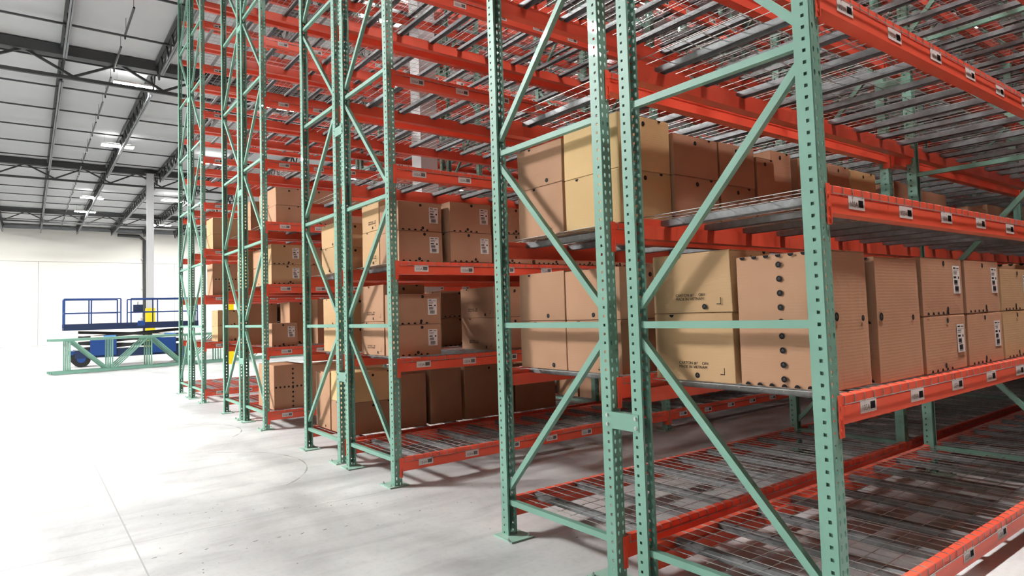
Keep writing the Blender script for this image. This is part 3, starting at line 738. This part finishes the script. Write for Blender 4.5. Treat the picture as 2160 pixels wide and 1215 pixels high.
# ------------------------------------------------------------------ spare frames lying on edge beyond the racks
a = math.radians(13.0); dv_ = Vector((-math.cos(a), -math.sin(a), 0)); xl = Vector((0, 0, 1)).cross(dv_)
for i in range(4):
    o = link('spare_upright_frame', me_cache['whole_front'])
    P0 = Vector((6.9, 25.55, .056))-xl*.205*i
    R3 = Matrix((xl, Vector((0, 0, 1)), dv_)).transposed().to_4x4(); o.matrix_world = Matrix.Translation(P0) @ R3
    tag(o, 'spare green upright frame on edge, %s counted from the racks, before the blue lift' % ORD[i], 'rack frame', 'spare frames lying on the floor')

# yellow column guard post standing beside them
b = MB(); b.box((-.09, -.09, 0), (.09, .09, 2.15), 'yellow'); b.box((-.16, -.16, 0), (.16, .16, .015), 'yellow'); b.box((-.095, -.095, 2.15), (.095, .095, 2.18), 'yellow')
tag(link('guard_post', b.mesh('guard_post'), loc=(3.21, 23.35, 0)), 'yellow square guard post standing beside the spare green frames', 'post')

# ------------------------------------------------------------------ blue scissor lift
def lift(x0, x1, y, label):
    r = link('scissor_lift', None, loc=((x0+x1)/2, y, 0)); L = (x1-x0)/2; W = .60
    b = MB(); b.box((-L+.35, -W, .32), (L-.35, W, .62), 'navy'); b.box((-L+.2, -W+.05, .45), (-L+.36, W-.05, .60), 'blue'); b.box((L-.36, -W+.05, .45), (L-.2, W-.05, .60), 'blue')
    for s_ in (-1, 1):
        b.box((s_*L*.45-.42, -W-.06, .40), (s_*L*.45+.42, -W, .98), 'blue'); b.box((s_*L*.45-.40, -W-.065, 1.0), (s_*L*.45+.0, -W+.1, 1.14), 'white'); b.box((s_*L*.45+.0, -W-.065, 1.0), (s_*L*.45+.40, -W+.1, 1.14), 'lblue')
    link('chassis', b.mesh('chassis'), r)
    for sx in (-1, 1):
        for sy in (-1, 1):
            b = MB(); b.cyl((sx*(L-.55), sy*(W-.12)-.11, .30), .30, .22, 'rubber', 1, 20); b.cyl((sx*(L-.55), sy*(W-.12)-.115, .30), .14, .23, 'blue', 1, 12); link('wheel', b.mesh('wheel'), r)
    b = MB()
    for z in (.64, .86, 1.06):
        for sy in (-.35, .35):
            b.bar((-L+.5, sy, z), (L-.5, sy, z+.22), .05, .10, 'dark', (0, 1, 0)); b.bar((-L+.5, sy+.06, z+.22), (L-.5, sy+.06, z), .05, .10, 'dark', (0, 1, 0))
    link('scissor_arms', b.mesh('scissor_arms'), r)
    b = MB(); b.box((-L, -W-.05, 1.36), (L, W+.05, 1.46), 'navy'); b.box((-L, -W-.05, 1.46), (L, -W-.02, 1.60), 'navy'); b.box((-L, W+.02, 1.46), (L, W+.05, 1.60), 'navy'); b.box((.1, -W-.055, 1.46), (.35, -W-.05, 1.66), 'blue')
    link('platform', b.mesh('platform'), r)
    b = MB(); z1 = 2.52
    def tube(p, q, rr=.024, m_='blue'): b.path([p, q], rr, m_, up=(0, 1, 0) if abs(p[1]-q[1]) < .01 else (1, 0, 0), n=6)
    for sy in (-W, W):
        xs_ = [-L+.03, -L*.62, -L*.2, -L*.05, L*.35, L-.03]
        for x in xs_: tube((x, sy, 1.46), (x, sy, z1))
        for (xa, xb_) in ((xs_[0], xs_[2]), (xs_[3], xs_[4]), (xs_[4], xs_[5])):
            tube((xa, sy, z1), (xb_, sy, z1)); tube((xa, sy, 2.0), (xb_, sy, 2.0), .02)
    for x in (-L+.03, L-.03):
        tube((x, -W, z1), (x, W, z1)); tube((x, -W, 2.0), (x, W, 2.0)); 
        for yy_ in (-W/2, 0, W/2): tube((x, yy_, 1.46), (x, yy_, z1), .015)
    link('guard_rail', b.mesh('guard_rail'), r)
    b = MB(); b.box((-L*.05+.08, -W-.02, 2.0), (-L*.05+.4, -W+.15, 2.28), 'navy'); b.path([(-L*.05+.24, -W+.1, 2.28), (-L*.05+.24, -W+.1, 2.4)], .015, 'black', n=6); link('control_box', b.mesh('control_box'), r)
    tag(r, label, 'scissor lift', 'blue scissor lifts')
lift(-1.6, 2.9, 27.9, 'blue scissor lift with raised guard rails behind the spare green frames')

# ------------------------------------------------------------------ marks on the floor
q = random.Random(11)
b = MB()
def blob(x, y, rx, ry, a):
    n = 7; P = []
    for i in range(n):
        t = 2*math.pi*i/n; rr = q.uniform(.6, 1.1); u, v = rx*rr*math.cos(t), ry*rr*math.sin(t)
        P.append((x+u*math.cos(a)-v*math.sin(a), y+u*math.sin(a)+v*math.cos(a), .0008))
    b.face(P, 'chip')
for i in range(9): blob(-1.967+.152*i, 3.51-.032*i, .022, .008, .3+q.uniform(-.3, .3))
for i in range(16): blob(-1.9+.105*i, 4.63-.066*i, .011, .007, .7+q.uniform(-.5, .5))
for i in range(60): blob(q.uniform(-2.2, 1.2), q.uniform(1.8, 4.6), q.uniform(.004, .012), q.uniform(.003, .007), q.uniform(0, 3))
tag(link('floor_chips', b.mesh('floor_chips')), 'dark pits and chips scattered in the concrete floor', 'chips', None, 'stuff')
for nm, cx_, cy_, rr, a0, a1 in (('near', -1.55, 5.75, 1.3, -50, 62), ('far', -1.3, 8.5, 1.1, -40, 60)):
    b = MB(); n = 28
    for i in range(n):
        A, B_ = math.radians(a0+(a1-a0)*i/n), math.radians(a0+(a1-a0)*(i+1)/n); w_ = .006+.004*math.sin(i*1.3)
        b.face([(cx_+(rr-w_)*math.cos(A), cy_+(rr-w_)*math.sin(A), .0006), (cx_+(rr+w_)*math.cos(A), cy_+(rr+w_)*math.sin(A), .0006), (cx_+(rr+w_)*math.cos(B_), cy_+(rr+w_)*math.sin(B_), .0006), (cx_+(rr-w_)*math.cos(B_), cy_+(rr-w_)*math.sin(B_), .0006)], 'scuff')
    tag(link('tyre_mark', b.mesh('tyre_mark')), 'curved grey tyre mark on the floor before the %s rack' % ('second' if nm == 'near' else 'third'), 'mark', None, 'stuff')
